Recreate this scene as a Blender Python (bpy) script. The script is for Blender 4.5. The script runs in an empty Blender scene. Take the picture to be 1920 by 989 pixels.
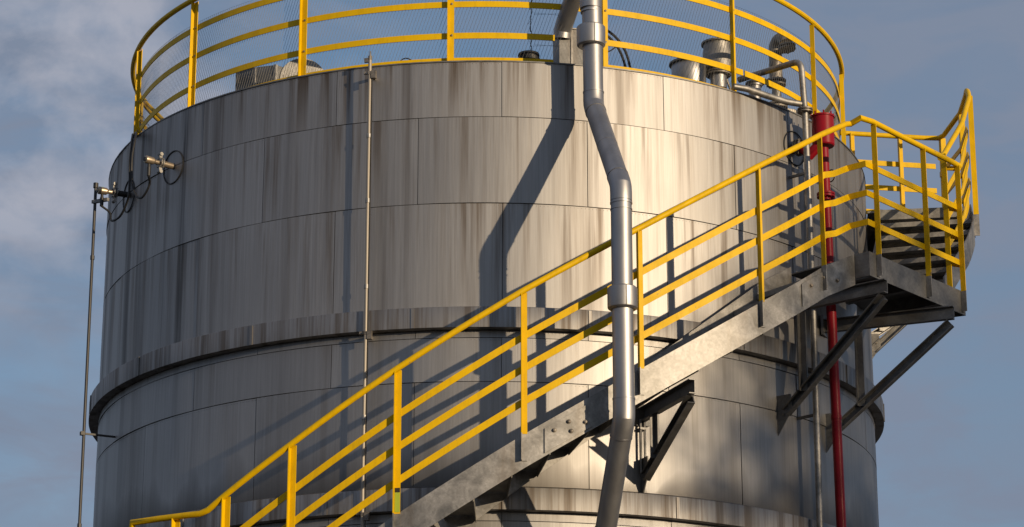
import bpy, math, random
from math import sin, cos, pi, radians as rad, hypot
from mathutils import Vector as V, Matrix, noise

random.seed(11)
C = bpy.context.scene.collection
Z0 = 1.7                      # eye height of the photographer: heights below are given relative to the eye

# ------------------------------------------------------------------ camera, sky, sun, exposure
scn = bpy.context.scene
cam = bpy.data.cameras.new('camera')
cam.sensor_width = 36.0
cam.lens = 5115.2 / 1920 * 36
cam.clip_start, cam.clip_end = 0.5, 6000
camo = bpy.data.objects.new('camera', cam)
C.objects.link(camo)
camo.location = (0, -27.62, Z0)
camo.rotation_euler = (pi / 2 + 0.304475, 0, -0.009485)
scn.camera = camo

SUN_AZ, SUN_EL = 43.0, 8.5    # degrees right of the line tank -> camera, and above the horizon
world = bpy.data.worlds.new('World')
scn.world = world
world.use_nodes = True
wn, wl = world.node_tree.nodes, world.node_tree.links
wn.clear()
w_out = wn.new('ShaderNodeOutputWorld')
w_bg = wn.new('ShaderNodeBackground')
w_sky = wn.new('ShaderNodeTexSky')
w_sky.sky_type = 'NISHITA'
w_sky.sun_disc = False
w_sky.sun_elevation = rad(SUN_EL)
w_sky.sun_rotation = rad(180 - SUN_AZ)
w_sky.air_density, w_sky.dust_density, w_sky.ozone_density = 1.0, 0.4, 2.6
w_tc = wn.new('ShaderNodeTexCoord')


def wnode(kind, **kw):
    n = wn.new(kind)
    for k, v in kw.items():
        setattr(n, k, v)
    return n


# clouds: a thin lavender veil everywhere, and soft heaped cloud towards the left of the view
def w_noise(scale, stretch, loc, lo, hi, detail=7, dist=0.25):
    mp = wnode('ShaderNodeMapping')
    mp.inputs['Scale'].default_value = stretch
    mp.inputs['Location'].default_value = loc
    t = wnode('ShaderNodeTexNoise')
    t.inputs['Scale'].default_value = scale
    t.inputs['Detail'].default_value = detail
    t.inputs['Roughness'].default_value = 0.55
    t.inputs['Distortion'].default_value = dist
    r = wnode('ShaderNodeValToRGB')
    r.color_ramp.elements[0].position, r.color_ramp.elements[1].position = lo, hi
    wl.new(w_tc.outputs['Generated'], mp.inputs['Vector'])
    wl.new(mp.outputs[0], t.inputs['Vector'])
    wl.new(t.outputs[0], r.inputs[0])
    return r.outputs[0]


def w_math(op, x, y):
    m = wnode('ShaderNodeMath', operation=op)
    for i, q in enumerate((x, y)):
        if isinstance(q, (int, float)):
            m.inputs[i].default_value = q
        else:
            wl.new(q, m.inputs[i])
    return m.outputs[0]


def w_blend(f, x, col):
    m = wnode('ShaderNodeMix', data_type='RGBA')
    wl.new(f, m.inputs[0])
    wl.new(x, m.inputs[6])
    m.inputs[7].default_value = col
    return m.outputs[2]


def w_range(src, a, b, c, d):
    m = wnode('ShaderNodeMapRange', interpolation_type='SMOOTHSTEP')
    for k, v in (('From Min', a), ('From Max', b), ('To Min', c), ('To Max', d)):
        m.inputs[k].default_value = v
    wl.new(src, m.inputs[0])
    return m.outputs[0]


w_sep = wnode('ShaderNodeSeparateXYZ')
wl.new(w_tc.outputs['Generated'], w_sep.inputs[0])
sides = w_range(w_math('ABSOLUTE', w_math('SUBTRACT', w_sep.outputs[0], 0.0), 0.0), 0.02, 0.15, 0.0, 0.52)
veil = w_math('ADD', w_math('MULTIPLY', w_noise(6.0, (1, 1, 2.6), (0.3, 0.0, 0.1), 0.34, 0.66, 9), 0.42), sides)
veil = w_math('ADD', veil, w_math('MULTIPLY', w_noise(16.0, (1, 1, 3.2), (0.7, 0.4, 0.2), 0.42, 0.66, 9, 0.6), 0.34))
veil = w_math('MINIMUM', veil, 1.0)
col = w_blend(veil, w_sky.outputs[0], (1.54, 1.88, 2.56, 1))
bank = w_math('MULTIPLY', w_range(w_sep.outputs[0], 0.0, -0.15, 0.03, 1.0), w_range(w_sep.outputs[2], 0.262, 0.325, 0.08, 1.0))
puffs = w_math('MULTIPLY', w_noise(21.0, (1, 1, 1.4), (0.52, 0.2, 0.37), 0.40, 0.62, 12), bank)
col = w_blend(w_math('MULTIPLY', puffs, 0.74), col, (3.35, 3.38, 3.85, 1))
wl.new(col, w_bg.inputs[0])
w_bg.inputs[1].default_value = 0.135
wl.new(w_bg.outputs[0], w_out.inputs[0])

sun = bpy.data.lights.new('sun', 'SUN')
sun.energy = 4.95
sun.angle = rad(0.55)
sun.color = (1.0, 0.78, 0.515)
suno = bpy.data.objects.new('sun', sun)
C.objects.link(suno)
_s = V((sin(rad(SUN_AZ)) * cos(rad(SUN_EL)), -cos(rad(SUN_AZ)) * cos(rad(SUN_EL)), sin(rad(SUN_EL))))
suno.rotation_euler = _s.to_track_quat('Z', 'Y').to_euler()
suno.location = _s * 60

scn.view_settings.view_transform = 'Standard'
scn.view_settings.look = 'None'
scn.view_settings.exposure = 0.0
scn.view_settings.gamma = 1.0
scn.view_settings.use_curve_mapping = False
scn.cycles.max_bounces = 6
scn.cycles.use_denoising = True

# ------------------------------------------------------------------ materials


class Mat:
    def __init__(self, name, **kw):
        self.m = bpy.data.materials.new(name)
        self.m.use_nodes = True
        self.n, self.l = self.m.node_tree.nodes, self.m.node_tree.links
        self.b = self.n['Principled BSDF']
        for k, v in kw.items():
            self.b.inputs[k].default_value = v
        self.tc = self.n.new('ShaderNodeTexCoord')

    def noise(self, scale, stretch=(1, 1, 1), detail=4, rough=0.55, dist=0.0, kind='noise', loc=(0, 0, 0)):
        mp = self.n.new('ShaderNodeMapping')
        mp.inputs['Scale'].default_value = stretch
        mp.inputs['Location'].default_value = loc
        self.l.new(self.tc.outputs['Object'], mp.inputs[0])
        if kind == 'noise':
            t = self.n.new('ShaderNodeTexNoise')
            t.inputs['Detail'].default_value = detail
            t.inputs['Roughness'].default_value = rough
            t.inputs['Distortion'].default_value = dist
        else:
            t = self.n.new('ShaderNodeTexVoronoi')
        t.inputs['Scale'].default_value = scale
        self.l.new(mp.outputs[0], t.inputs['Vector'])
        return t.outputs[0] if kind == 'noise' else t.outputs['Color']

    def ramp(self, src, a, b, ca=(0, 0, 0, 1), cb=(1, 1, 1, 1)):
        r = self.n.new('ShaderNodeValToRGB')
        e = r.color_ramp.elements
        e[0].position, e[1].position = a, b
        e[0].color, e[1].color = ca, cb
        self.l.new(src, r.inputs[0])
        return r.outputs[0]

    def math(self, op, a, b):
        x = self.n.new('ShaderNodeMath')
        x.operation = op
        for i, s in enumerate((a, b)):
            if isinstance(s, (int, float)):
                x.inputs[i].default_value = s
            else:
                self.l.new(s, x.inputs[i])
        return x.outputs[0]

    def mix(self, f, a, b, blend='MIX'):
        x = self.n.new('ShaderNodeMix')
        x.data_type = 'RGBA'
        x.blend_type = blend
        for i, s in ((0, f), (6, a), (7, b)):
            if isinstance(s, (int, float)):
                x.inputs[i].default_value = s
            elif isinstance(s, tuple):
                x.inputs[i].default_value = s
            else:
                self.l.new(s, x.inputs[i])
        return x.outputs[2]

    def attr(self, name):
        a = self.n.new('ShaderNodeAttribute')
        a.attribute_name = name
        return a.outputs['Fac']

    def bump(self, src, strength, dist=0.01):
        b = self.n.new('ShaderNodeBump')
        b.inputs['Strength'].default_value = strength
        b.inputs['Distance'].default_value = dist
        self.l.new(src, b.inputs['Height'])
        self.l.new(b.outputs[0], self.b.inputs['Normal'])

    def set(self, key, src):
        self.l.new(src, self.b.inputs[key])


def cladding_mat(name, dirt, thin_scale=22, thin_gain=0.34):
    m = Mat(name, Metallic=1.0, Roughness=0.55)
    age = m.attr('age')                     # 1 on the weathered upper courses, less on the cleaner lower sheets
    drop = m.attr('drop')                   # 1 at the top edge of a sheet, 0 at its foot
    seed = m.attr('seed')                   # every course has its own runs of dirt

    def runs(scale, zs, lo, hi, det=5, ro_=0.64):
        sp = m.n.new('ShaderNodeSeparateXYZ')
        m.l.new(m.tc.outputs['Object'], sp.inputs[0])
        cb = m.n.new('ShaderNodeCombineXYZ')
        m.l.new(sp.outputs[0], cb.inputs[0])
        m.l.new(sp.outputs[1], cb.inputs[1])
        m.l.new(m.math('ADD', m.math('MULTIPLY', sp.outputs[2], zs), m.math('MULTIPLY', seed, 1.37)), cb.inputs[2])
        t = m.n.new('ShaderNodeTexNoise')
        t.inputs['Scale'].default_value = scale
        t.inputs['Detail'].default_value = det
        t.inputs['Roughness'].default_value = ro_
        m.l.new(cb.outputs[0], t.inputs['Vector'])
        return m.ramp(t.outputs[0], lo, hi)

    # a run starts at the top edge and dies out part of the way down
    reach = m.math('ADD', drop, m.math('MULTIPLY', m.math('SUBTRACT', m.noise(3.3, (1, 1, 0.0), 3, 0.6), 0.5), 2.2))
    reach = m.math('ADD', m.math('MULTIPLY', m.ramp(reach, 0.05, 1.0), 0.75), 0.25)
    broad = m.math('MULTIPLY', m.ramp(m.noise(2.4, (1, 1, 0.04), 5, 0.60), 0.54, 0.80), age)
    old = m.math('MULTIPLY', m.ramp(m.noise(5.2, (1, 1, 0.02), 4, 0.6), 0.55, 0.68), age)
    narrow = m.math('MULTIPLY', m.math('MULTIPLY', runs(6.5, 0.03, 0.515, 0.63), age), reach)
    thin = m.math('MULTIPLY', m.math('MULTIPLY', runs(thin_scale, 0.03, 0.48, 0.66, 4, 0.7), age), reach)
    fine = m.noise(60, (1, 1, 0.02), 4, 0.7)
    patch = m.noise(1.2, (1, 1, 0.8), 3, 0.5)
    base = m.mix(m.ramp(fine, 0.3, 0.7), (0.298, 0.293, 0.292, 1), (0.372, 0.366, 0.362, 1))
    base = m.mix(m.math('MULTIPLY', broad, 0.42 * dirt), base, (0.185, 0.155, 0.125, 1))
    base = m.mix(m.math('MULTIPLY', old, min(0.95, 0.58 * dirt)), base, (0.10, 0.084, 0.072, 1))
    base = m.mix(m.math('MULTIPLY', narrow, min(0.95, 0.88 * dirt)), base, (0.098, 0.072, 0.052, 1))
    base = m.mix(m.math('MULTIPLY', thin, min(0.9, thin_gain * dirt * dirt)), base, (0.16, 0.125, 0.095, 1))
    base = m.mix(m.math('MULTIPLY', m.ramp(patch, 0.45, 0.75), 0.22 * dirt), base, (0.23, 0.225, 0.22, 1))
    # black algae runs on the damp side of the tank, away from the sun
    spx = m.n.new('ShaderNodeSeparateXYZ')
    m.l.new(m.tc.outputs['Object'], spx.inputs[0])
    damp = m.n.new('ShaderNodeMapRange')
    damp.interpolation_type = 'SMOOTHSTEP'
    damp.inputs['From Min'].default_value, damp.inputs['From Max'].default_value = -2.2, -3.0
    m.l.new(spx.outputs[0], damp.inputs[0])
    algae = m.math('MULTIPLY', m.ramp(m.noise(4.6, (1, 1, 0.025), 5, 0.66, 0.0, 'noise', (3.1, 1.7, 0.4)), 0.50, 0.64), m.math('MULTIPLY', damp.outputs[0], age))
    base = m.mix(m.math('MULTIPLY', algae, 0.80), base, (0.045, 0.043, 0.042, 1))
    # ragged dark strip in the base colour just above the lower stiffener band
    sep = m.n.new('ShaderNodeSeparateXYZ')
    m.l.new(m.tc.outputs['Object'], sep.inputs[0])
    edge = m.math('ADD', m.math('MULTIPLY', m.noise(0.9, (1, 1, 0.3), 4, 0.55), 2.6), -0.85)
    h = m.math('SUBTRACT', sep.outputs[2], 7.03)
    band_dark = m.math('SUBTRACT', 1.0, m.math('DIVIDE', h, m.math('MAXIMUM', edge, 0.02)))
    band_dark = m.math('MULTIPLY', m.ramp(band_dark, 0.0, 0.9), m.math('GREATER_THAN', h, 0.0))
    base = m.mix(m.math('MULTIPLY', band_dark, 0.72), base, (0.075, 0.068, 0.062, 1))
    tone = m.attr('tone')
    base = m.mix(1.0, base, m.ramp(tone, 0.0, 1.0, (0.40, 0.40, 0.40, 1), (1, 1, 1, 1)), 'MULTIPLY')
    m.set('Base Color', base)
    r = m.math('ADD', m.math('MULTIPLY', broad, 0.05), m.math('ADD', m.math('MULTIPLY', age, 0.05), 0.505))
    r = m.math('ADD', r, m.math('MULTIPLY', narrow, 0.05))
    r = m.math('ADD', r, m.math('MULTIPLY', fine, 0.05))
    m.set('Roughness', r)
    m.bump(m.noise(60, (1, 1, 0.05), 3), 0.07, 0.004)
    return m.m


def galv_mat(name, lo, hi, metal=0.92):
    m = Mat(name, Metallic=metal, Roughness=0.5)
    sp = m.noise(5.0, (1, 1, 1), 6, 0.62, 0.9)
    sp2 = m.noise(38, (1, 1, 1), 3, 0.6, 0.5)
    c = m.mix(m.ramp(sp, 0.36, 0.66), lo, hi)
    c = m.mix(m.math('MULTIPLY', m.ramp(sp2, 0.4, 0.7), 0.35), c, lo)
    vo = m.noise(55, (1, 1, 1), kind='voronoi')
    c = m.mix(0.35, c, m.mix(1.0, c, m.ramp(vo, 0.1, 0.9, (0.72, 0.72, 0.72, 1), (1.25, 1.25, 1.25, 1)), 'MULTIPLY'))
    c = m.mix(m.math('MULTIPLY', m.ramp(m.noise(3.0, (1, 1, 0.12), 5, 0.6), 0.57, 0.7), 0.45), c, (0.16, 0.13, 0.10, 1))
    m.set('Base Color', c)
    m.set('Roughness', m.ramp(sp, 0.2, 0.8, (0.50, 0.50, 0.50, 1), (0.66, 0.66, 0.66, 1)))
    m.bump(sp2, 0.05, 0.004)
    return m.m


def paint_mat(name, col, dark, rough=0.46):
    m = Mat(name, Roughness=rough)
    m.b.inputs['Specular IOR Level'].default_value = 0.18
    n = m.noise(6, (1, 1, 1), 6, 0.65)
    c = m.mix(m.ramp(n, 0.35, 0.7), col, tuple(x * 0.86 for x in col[:3]) + (1,))
    chips = m.ramp(m.noise(17, (1, 1, 1), 6, 0.7, 0.4), 0.675, 0.70)
    c = m.mix(m.math('MULTIPLY', chips, 0.85), c, dark)
    grime = m.ramp(m.noise(24, (1, 1, 0.25), 4, 0.65), 0.50, 0.8)
    c = m.mix(m.math('MULTIPLY', grime, 0.42), c, tuple(x * 0.45 + 0.01 for x in col[:3]) + (1,))
    m.set('Base Color', c)
    m.set('Roughness', m.ramp(n, 0.2, 0.8, (rough - .07,) * 3 + (1,), (rough + .16,) * 3 + (1,)))
    return m.m


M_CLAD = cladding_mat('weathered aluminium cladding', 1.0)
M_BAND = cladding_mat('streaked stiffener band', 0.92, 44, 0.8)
M_PIPE = Mat('smooth aluminium jacket', Metallic=0.95, Roughness=0.34)
_p = M_PIPE
_c = _p.mix(_p.ramp(_p.noise(5, (1, 1, 0.25), 5, 0.6), 0.35, 0.7), (0.35, 0.35, 0.36, 1), (0.26, 0.26, 0.27, 1))
_p.set('Base Color', _p.mix(_p.math('MULTIPLY', _p.ramp(_p.noise(16, (1, 1, 1), 5, 0.7), 0.62, 0.7), 0.4), _c, (0.24, 0.22, 0.20, 1)))
_p.set('Roughness', _p.ramp(_p.noise(9, (1, 1, 0.5), 4), 0.2, 0.8, (0.44,) * 3 + (1,), (0.54,) * 3 + (1,)))
_p.bump(_p.noise(7, (1, 1, 1), 3), 0.05, 0.02)
M_PIPE = M_PIPE.m
M_GALV = galv_mat('galvanised steel', (0.18, 0.176, 0.168, 1), (0.38, 0.372, 0.36, 1))
M_STEEL = galv_mat('shade-darkened galvanised framing', (0.13, 0.13, 0.13, 1), (0.22, 0.22, 0.22, 1), 0.85)  # galvanised steel with the shade on brackets and landing put into its colour
M_GRATE = galv_mat('worn chequer plate', (0.10, 0.097, 0.09, 1), (0.26, 0.25, 0.23, 1), 0.1)
M_YEL = paint_mat('yellow safety paint', (0.62, 0.39, 0.0, 1), (0.20, 0.15, 0.11, 1))
M_RED = paint_mat('red fire paint', (0.21, 0.005, 0.012, 1), (0.10, 0.02, 0.02, 1), 0.34)
M_BLACK = Mat('black rubber', **{'Base Color': (0.012, 0.012, 0.013, 1), 'Roughness': 0.55}).m
M_CAST = galv_mat('stained cast metal', (0.10, 0.09, 0.08, 1), (0.33, 0.30, 0.26, 1), 0.7)
M_BRASS = Mat('pale bronze housing', **{'Base Color': (0.34, 0.28, 0.21, 1), 'Metallic': 0.75, 'Roughness': 0.42}).m
M_ZINC = Mat('dull zinc tube', **{'Base Color': (0.27, 0.245, 0.21, 1), 'Metallic': 0.3, 'Roughness': 0.55}).m
M_DARK = Mat('tarnished dark steel', **{'Base Color': (0.05, 0.05, 0.052, 1), 'Metallic': 0.6, 'Roughness': 0.55}).m
M_GREEN = Mat('green label', **{'Base Color': (0.03, 0.22, 0.08, 1), 'Roughness': 0.5}).m
M_LIME = Mat('lime inspection tag', **{'Base Color': (0.28, 0.36, 0.03, 1), 'Roughness': 0.5}).m
M_PALE = Mat('pale insulation jacket', **{'Base Color': (0.62, 0.56, 0.46, 1), 'Roughness': 0.55}).m
M_WIRE = Mat('dull netting wire', **{'Base Color': (0.10, 0.10, 0.10, 1), 'Roughness': 0.6}).m
_g = Mat('yard asphalt', Roughness=0.9)
_g.set('Base Color', _g.mix(_g.noise(0.35, (1, 1, 1), 8, 0.65), (0.035, 0.035, 0.036, 1), (0.085, 0.08, 0.075, 1)))
M_GROUND = _g.m

# ------------------------------------------------------------------ mesh helpers


def cy(phi, r, z):
    """point on a cylinder round the tank axis: phi in degrees, 0 faces the camera, positive to the right"""
    return V((r * sin(rad(phi)), -r * cos(rad(phi)), z + Z0))


def radial(phi):
    return V((sin(rad(phi)), -cos(rad(phi)), 0))


def tangent(phi):
    return V((cos(rad(phi)), sin(rad(phi)), 0))


UP = V((0, 0, 1))


class MB:
    def __init__(self):
        self.v, self.f, self.tone = [], [], []

    def add(self, vs, fs):
        o = len(self.v)
        self.v += [V(p) for p in vs]
        self.f += [tuple(i + o for i in f) for f in fs]
        return self

    def box(self, o, ax, ay, az):
        """box from corner-centre o with half-axis vectors"""
        o, ax, ay, az = V(o), V(ax), V(ay), V(az)
        vs = [o + sx * ax + sy * ay + sz * az for sz in (-1, 1) for sy in (-1, 1) for sx in (-1, 1)]
        return self.add(vs, [(0, 2, 3, 1), (4, 5, 7, 6), (0, 1, 5, 4), (2, 6, 7, 3), (0, 4, 6, 2), (1, 3, 7, 5)])

    def prism(self, pts, d):
        """polygon pts extruded by vector d"""
        n = len(pts)
        pts = [V(p) for p in pts]
        vs = pts + [p + V(d) for p in pts]
        fs = [tuple(range(n))[::-1], tuple(range(n, 2 * n))] + [(i, (i + 1) % n, n + (i + 1) % n, n + i) for i in range(n)]
        return self.add(vs, fs)

    def sweep(self, pts, prof, up=UP, closed=False):
        """profile [(side, up)] swept along the polyline with mitred corners, side = direction x up"""
        pts = [V(p) for p in pts]
        n, k = len(pts), len(prof)
        vs = []
        for i, p in enumerate(pts):
            a = (pts[i] - pts[i - 1]).normalized() if (i > 0 or closed) else None
            b = (pts[(i + 1) % n] - pts[i]).normalized() if (i < n - 1 or closed) else None
            a = a or b
            b = b or a
            t = (a + b).normalized()
            s = t.cross(up).normalized()
            u = s.cross(t).normalized()
            c = max(0.35, t.dot(a))
            # mitre: stretch along the in-plane bend direction
            bend = (b - a)
            if bend.length > 1e-6:
                bd = bend.normalized()
            else:
                bd = None
            for (x, y) in prof:
                q = s * x + u * y
                if bd is not None:
                    q = q + bd * (q.dot(bd)) * (1 / c - 1)
                vs.append(p + q)
        fs = []
        m = n if closed else n - 1
        for i in range(m):
            j = (i + 1) % n
            for q in range(k):
                q2 = (q + 1) % k
                fs.append((i * k + q, j * k + q, j * k + q2, i * k + q2))
        if not closed:
            fs += [tuple(range(k)), tuple(range((n - 1) * k, n * k))[::-1]]
        return self.add(vs, fs)

    def tube(self, pts, r, seg=12, closed=False):
        pts = [V(p) for p in pts]
        up = UP
        d = (pts[1] - pts[0]).normalized()
        if abs(d.z) > 0.8:
            up = V((0.3, 1, 0)).normalized()
        # parallel transport frames
        n = len(pts)
        prev = None
        vs = []
        for i, p in enumerate(pts):
            a = (pts[i] - pts[i - 1]).normalized() if (i > 0 or closed) else None
            b = (pts[(i + 1) % n] - pts[i]).normalized() if (i < n - 1 or closed) else None
            a = a or b
            b = b or a
            t = (a + b).normalized()
            if prev is None:
                s = t.cross(up).normalized()
            else:
                s = (prev - t * prev.dot(t)).normalized()
            prev = s
            u = t.cross(s)
            c = max(0.5, t.dot(a))
            bd = (b - a).normalized() if (b - a).length > 1e-5 else None
            for q in range(seg):
                w = 2 * pi * q / seg
                off = s * cos(w) * r + u * sin(w) * r
                if bd is not None:
                    off = off + bd * off.dot(bd) * (1 / c - 1)
                vs.append(p + off)
        fs = []
        for i in range(n if closed else n - 1):
            j = (i + 1) % n
            for q in range(seg):
                q2 = (q + 1) % seg
                fs.append((i * seg + q, i * seg + q2, j * seg + q2, j * seg + q))
        if not closed:
            fs += [tuple(range(seg))[::-1], tuple(range((n - 1) * seg, n * seg))]
        return self.add(vs, fs)

    def lathe(self, a, axis, prof, seg=32):
        """prof [(distance along axis, radius)] about the axis through a"""
        a, ax = V(a), V(axis).normalized()
        s = ax.cross(V((0.21, 0.97, 0.1)) if abs(ax.z) > 0.7 else UP).normalized()
        u = ax.cross(s)
        vs = []
        for (t, r) in prof:
            for q in range(seg):
                w = 2 * pi * q / seg
                vs.append(a + ax * t + (s * cos(w) + u * sin(w)) * r)
        fs = []
        for i in range(len(prof) - 1):
            for q in range(seg):
                q2 = (q + 1) % seg
                fs.append((i * seg + q, i * seg + q2, (i + 1) * seg + q2, (i + 1) * seg + q))
        fs += [tuple(range(seg))[::-1], tuple(range((len(prof) - 1) * seg, len(prof) * seg))]
        return self.add(vs, fs)

    def ring(self, phis, prof, closed=False):
        """profile [(r, z)] (z may be a function of phi, r too) swept round the tank axis"""
        k, n = len(prof), len(phis)
        vs = []
        for p in phis:
            for (r, z) in prof:
                vs.append(cy(p, r(p) if callable(r) else r, z(p) if callable(z) else z))
        fs = []
        for i in range(n if closed else n - 1):
            j = (i + 1) % n
            for q in range(k):
                q2 = (q + 1) % k
                fs.append((i * k + q, j * k + q, j * k + q2, i * k + q2))
        if not closed:
            fs += [tuple(range(k)), tuple(range((n - 1) * k, n * k))[::-1]]
        return self.add(vs, fs)

    def build(self, name, mat, parent=None, angle=32, bevel=0):
        me = bpy.data.meshes.new(name)
        o = V((0, 0, 0)) if parent is None else wloc(parent)
        me.from_pydata([p - o for p in self.v], [], self.f)
        import bmesh
        bm = bmesh.new()
        bm.from_mesh(me)
        bmesh.ops.recalc_face_normals(bm, faces=bm.faces)
        bm.to_mesh(me)
        bm.free()
        for p in me.polygons:
            p.use_smooth = True
        me.set_sharp_from_angle(angle=rad(angle))
        me.materials.append(mat)
        ob = bpy.data.objects.new(name, me)
        C.objects.link(ob)
        if parent is not None:
            ob.parent = parent
        if bevel:
            b = ob.modifiers.new('bevel', 'BEVEL')
            b.width = bevel
            b.segments = 2
            b.limit_method = 'ANGLE'
            b.angle_limit = rad(40)
        return ob


def wloc(o):
    p = V(o.location)
    while o.parent is not None:
        o = o.parent
        p = p + V(o.location)
    return p


def thing(name, label, cat, loc, group=None):
    o = bpy.data.objects.new(name, None)
    o.empty_display_size = 0.2
    C.objects.link(o)
    o.location = loc
    o['label'], o['category'] = label, cat
    if group:
        o['group'] = group
    return o


def lin(a, b, n):
    return [a + (b - a) * i / n for i in range(n + 1)]


def interp(tab, x):
    if x <= tab[0][0]:
        return tab[0][1]
    for (a, ya), (b, yb) in zip(tab, tab[1:]):
        if x <= b:
            return ya + (yb - ya) * (x - a) / (b - a)
    return tab[-1][1]


def L_post(mb, base, top, rdir, tdir, w=0.068, d=0.06, t=0.008):
    """angle-iron post: flange facing out (rdir), web on its left edge (-tdir) standing outwards"""
    base, top = V(base), V(top)
    h = top - base
    a, b = -tdir * (w / 2), tdir * (w / 2)
    pts = [base + a, base + b, base + b + rdir * t, base + a + tdir * t + rdir * t,
           base + a + tdir * t + rdir * d, base + a + rdir * d]
    mb.prism(pts, h)
    return mb


# ------------------------------------------------------------------ ground
g = MB()
g.add([(-3000, -3000, 0), (3000, -3000, 0), (3000, 3000, 0), (-3000, 3000, 0)], [(0, 1, 2, 3)])
go = g.build('ground', M_GROUND)
go['kind'] = 'structure'

# ------------------------------------------------------------------ the tank
R = 4.0
ZT = 9.395                    # top of the cladding above eye height
tank = thing('storage_tank', 'tall cylindrical storage tank clad in streaked grey metal sheets with two raised bands', 'tank', (0, 0, 0))
PW = 22.55                    # a cladding sheet spans this many degrees


def course(mb, z0, z1, phase, seed, base_tone):
    rnd = random.Random(seed)
    n = 16
    w = 360 / n
    for i in range(n):
        a, b = phase + i * w + 0.045, phase + (i + 1) * w - 0.045
        pil, lap, top = rnd.uniform(-0.003, 0.006), rnd.uniform(0.001, 0.004), rnd.uniform(-0.002, 0.002)
        tone = base_tone + rnd.uniform(-0.09, 0.09)
        nu, nv = (22, max(2, int((z1 - z0) / 0.09))) if -110 < ((a + 180) % 360 - 180) < 110 else (8, 2)
        vs, idx = [], {}
        for j in range(-1, nv + 2):
            for k in range(-1, nu + 2):
                u, v = min(max(k / nu, 0), 1), min(max(j / nv, 0), 1)
                ph = a + (b - a) * u
                z = z0 + (z1 - z0) * v
                r = R + lap * (1 - u) + pil * (1 - (2 * u - 1) ** 2) + 0.004 * (1 - v) + top * v
                q = noise.noise(V((ph * 0.16 + seed * 3.1, z * 2.2, seed * 1.7)))
                q2 = noise.noise(V((ph * 0.42 + 9 + seed, z * 0.9, seed * 0.3)))
                r += 0.0016 * q + 0.0009 * q2
                if j in (-1, nv + 1) or k in (-1, nu + 1):
                    r = R - 0.02
                idx[(j, k)] = len(vs)
                vs.append(cy(ph, r, z))
        fs = [(idx[(j, k)], idx[(j, k + 1)], idx[(j + 1, k + 1)], idx[(j + 1, k)])
              for j in range(-1, nv + 1) for k in range(-1, nu + 1)]
        mb.add(vs, fs)
        mb.tone += [tone] * len(vs)
        drops.extend([min(max((q.z - Z0 - z0) / (z1 - z0), 0), 1) for q in vs])
    return mb


def build_tone(mb, name, mat, parent, angle):
    o = mb.build(name, mat, parent, angle)
    if len(mb.tone) == len(o.data.vertices):
        at = o.data.attributes.new('tone', 'FLOAT', 'POINT')
        at.data.foreach_set('value', mb.tone)
    return o


courses = [(8.845, 9.385, 1.85), (8.004, 8.839, -9.2), (7.0, 7.998, 1.95),
           (6.726, 6.79, -9.3), (6.317, 6.720, 1.85), (5.34, 6.311, -9.35),
           (5.047, 5.12, 1.9), (4.23, 5.041, 1.9), (3.25, 4.224, -9.3), (2.26, 3.244, 1.9), (1.27, 2.254, -9.3),
           (0.28, 1.264, 1.9), (-0.71, 0.274, -9.3), (-1.698, -0.716, 1.9)]
cl = MB()
ages, drops, seeds = [], [], []
for i, (a, b, ph) in enumerate(courses):
    course(cl, a, b, ph, i + 1, 0.92 if i < 3 else 0.88)
    z = b - 0.016
    for k in range(0, 360 * 2):                 # rivet heads along the lap of the sheets
        p = k / 2.0
        if -100 < ((p + 180) % 360 - 180) < 100 and 1 < i < 7 or (i < 2 and -100 < ((p + 180) % 360 - 180) < 100):
            c, t_, q = cy(p, R + 0.0015, z), tangent(p) * 0.004, V((0, 0, 0.004))
            n_ = radial(p) * 0.002
            o_ = len(cl.v)
            cl.add([c - t_ - q, c + t_ - q, c + t_ + q, c - t_ + q, c + n_], [(0, 1, 4), (1, 2, 4), (2, 3, 4), (3, 0, 4)])
            cl.tone += [0.75] * 5
            drops.extend([1.0] * 5)
    ages += [(1.0, 0.72, 0.78)[i] if i < 3 else 0.28] * (len(cl.v) - len(ages))
    seeds += [float(i)] * (len(cl.v) - len(seeds))
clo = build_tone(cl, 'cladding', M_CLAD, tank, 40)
clo.data.attributes.new('age', 'FLOAT', 'POINT').data.foreach_set('value', ages)
clo.data.attributes.new('drop', 'FLOAT', 'POINT').data.foreach_set('value', drops)
clo.data.attributes.new('seed', 'FLOAT', 'POINT').data.foreach_set('value', seeds)
full = lin(0, 357, 119)
sh = MB()
sh.ring(full, [(R - 0.012, -1.68), (R - 0.012, ZT - 0.03), (R - 0.05, ZT - 0.03), (R - 0.05, -1.68)], True)
sh.build('inner_shell', M_STEEL, tank)
rf = MB()
rf.ring(full, [(0.05, 9.95), (R - 0.06, ZT - 0.04), (R - 0.06, ZT - 0.1), (0.05, 9.9)], True)
rf.build('roof', M_STEEL, tank)
rim = MB()
rim.ring(full, [(R + 0.002, 9.383), (R + 0.012, 9.386), (R + 0.012, 9.398), (R - 0.05, 9.402), (R - 0.05, 9.37)], True)
rim.build('rim_edge', M_STEEL, tank)


def band(zt, zb, phase, mb, seed):
    ro = R + 0.10
    rnd = random.Random(seed)
    fine = lin(0, 359.25, 479)
    n0 = len(mb.v)
    wob = {p: 0.002 * noise.noise(V((p * 0.3, seed, 0))) for p in fine}
    mb.ring(fine, [(R - 0.01, zt + 0.03), (lambda p: ro - 0.004 + wob[p], zt - 0.003), (lambda p: ro + wob[p], zt - 0.010),
                   (lambda p: ro + wob[p], zb + 0.004), (ro - 0.02, zb), (R - 0.01, zb + 0.004)], True)
    for i in range(16):                         # joint covers
        p = phase + i * 22.5
        w = 0.20
        mb.ring([p - w, p, p + w], [(ro - 0.02, zt - 0.012), (ro + 0.009, zt - 0.012), (ro + 0.009, zb + 0.002), (ro - 0.02, zb + 0.002)])
    return mb


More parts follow.
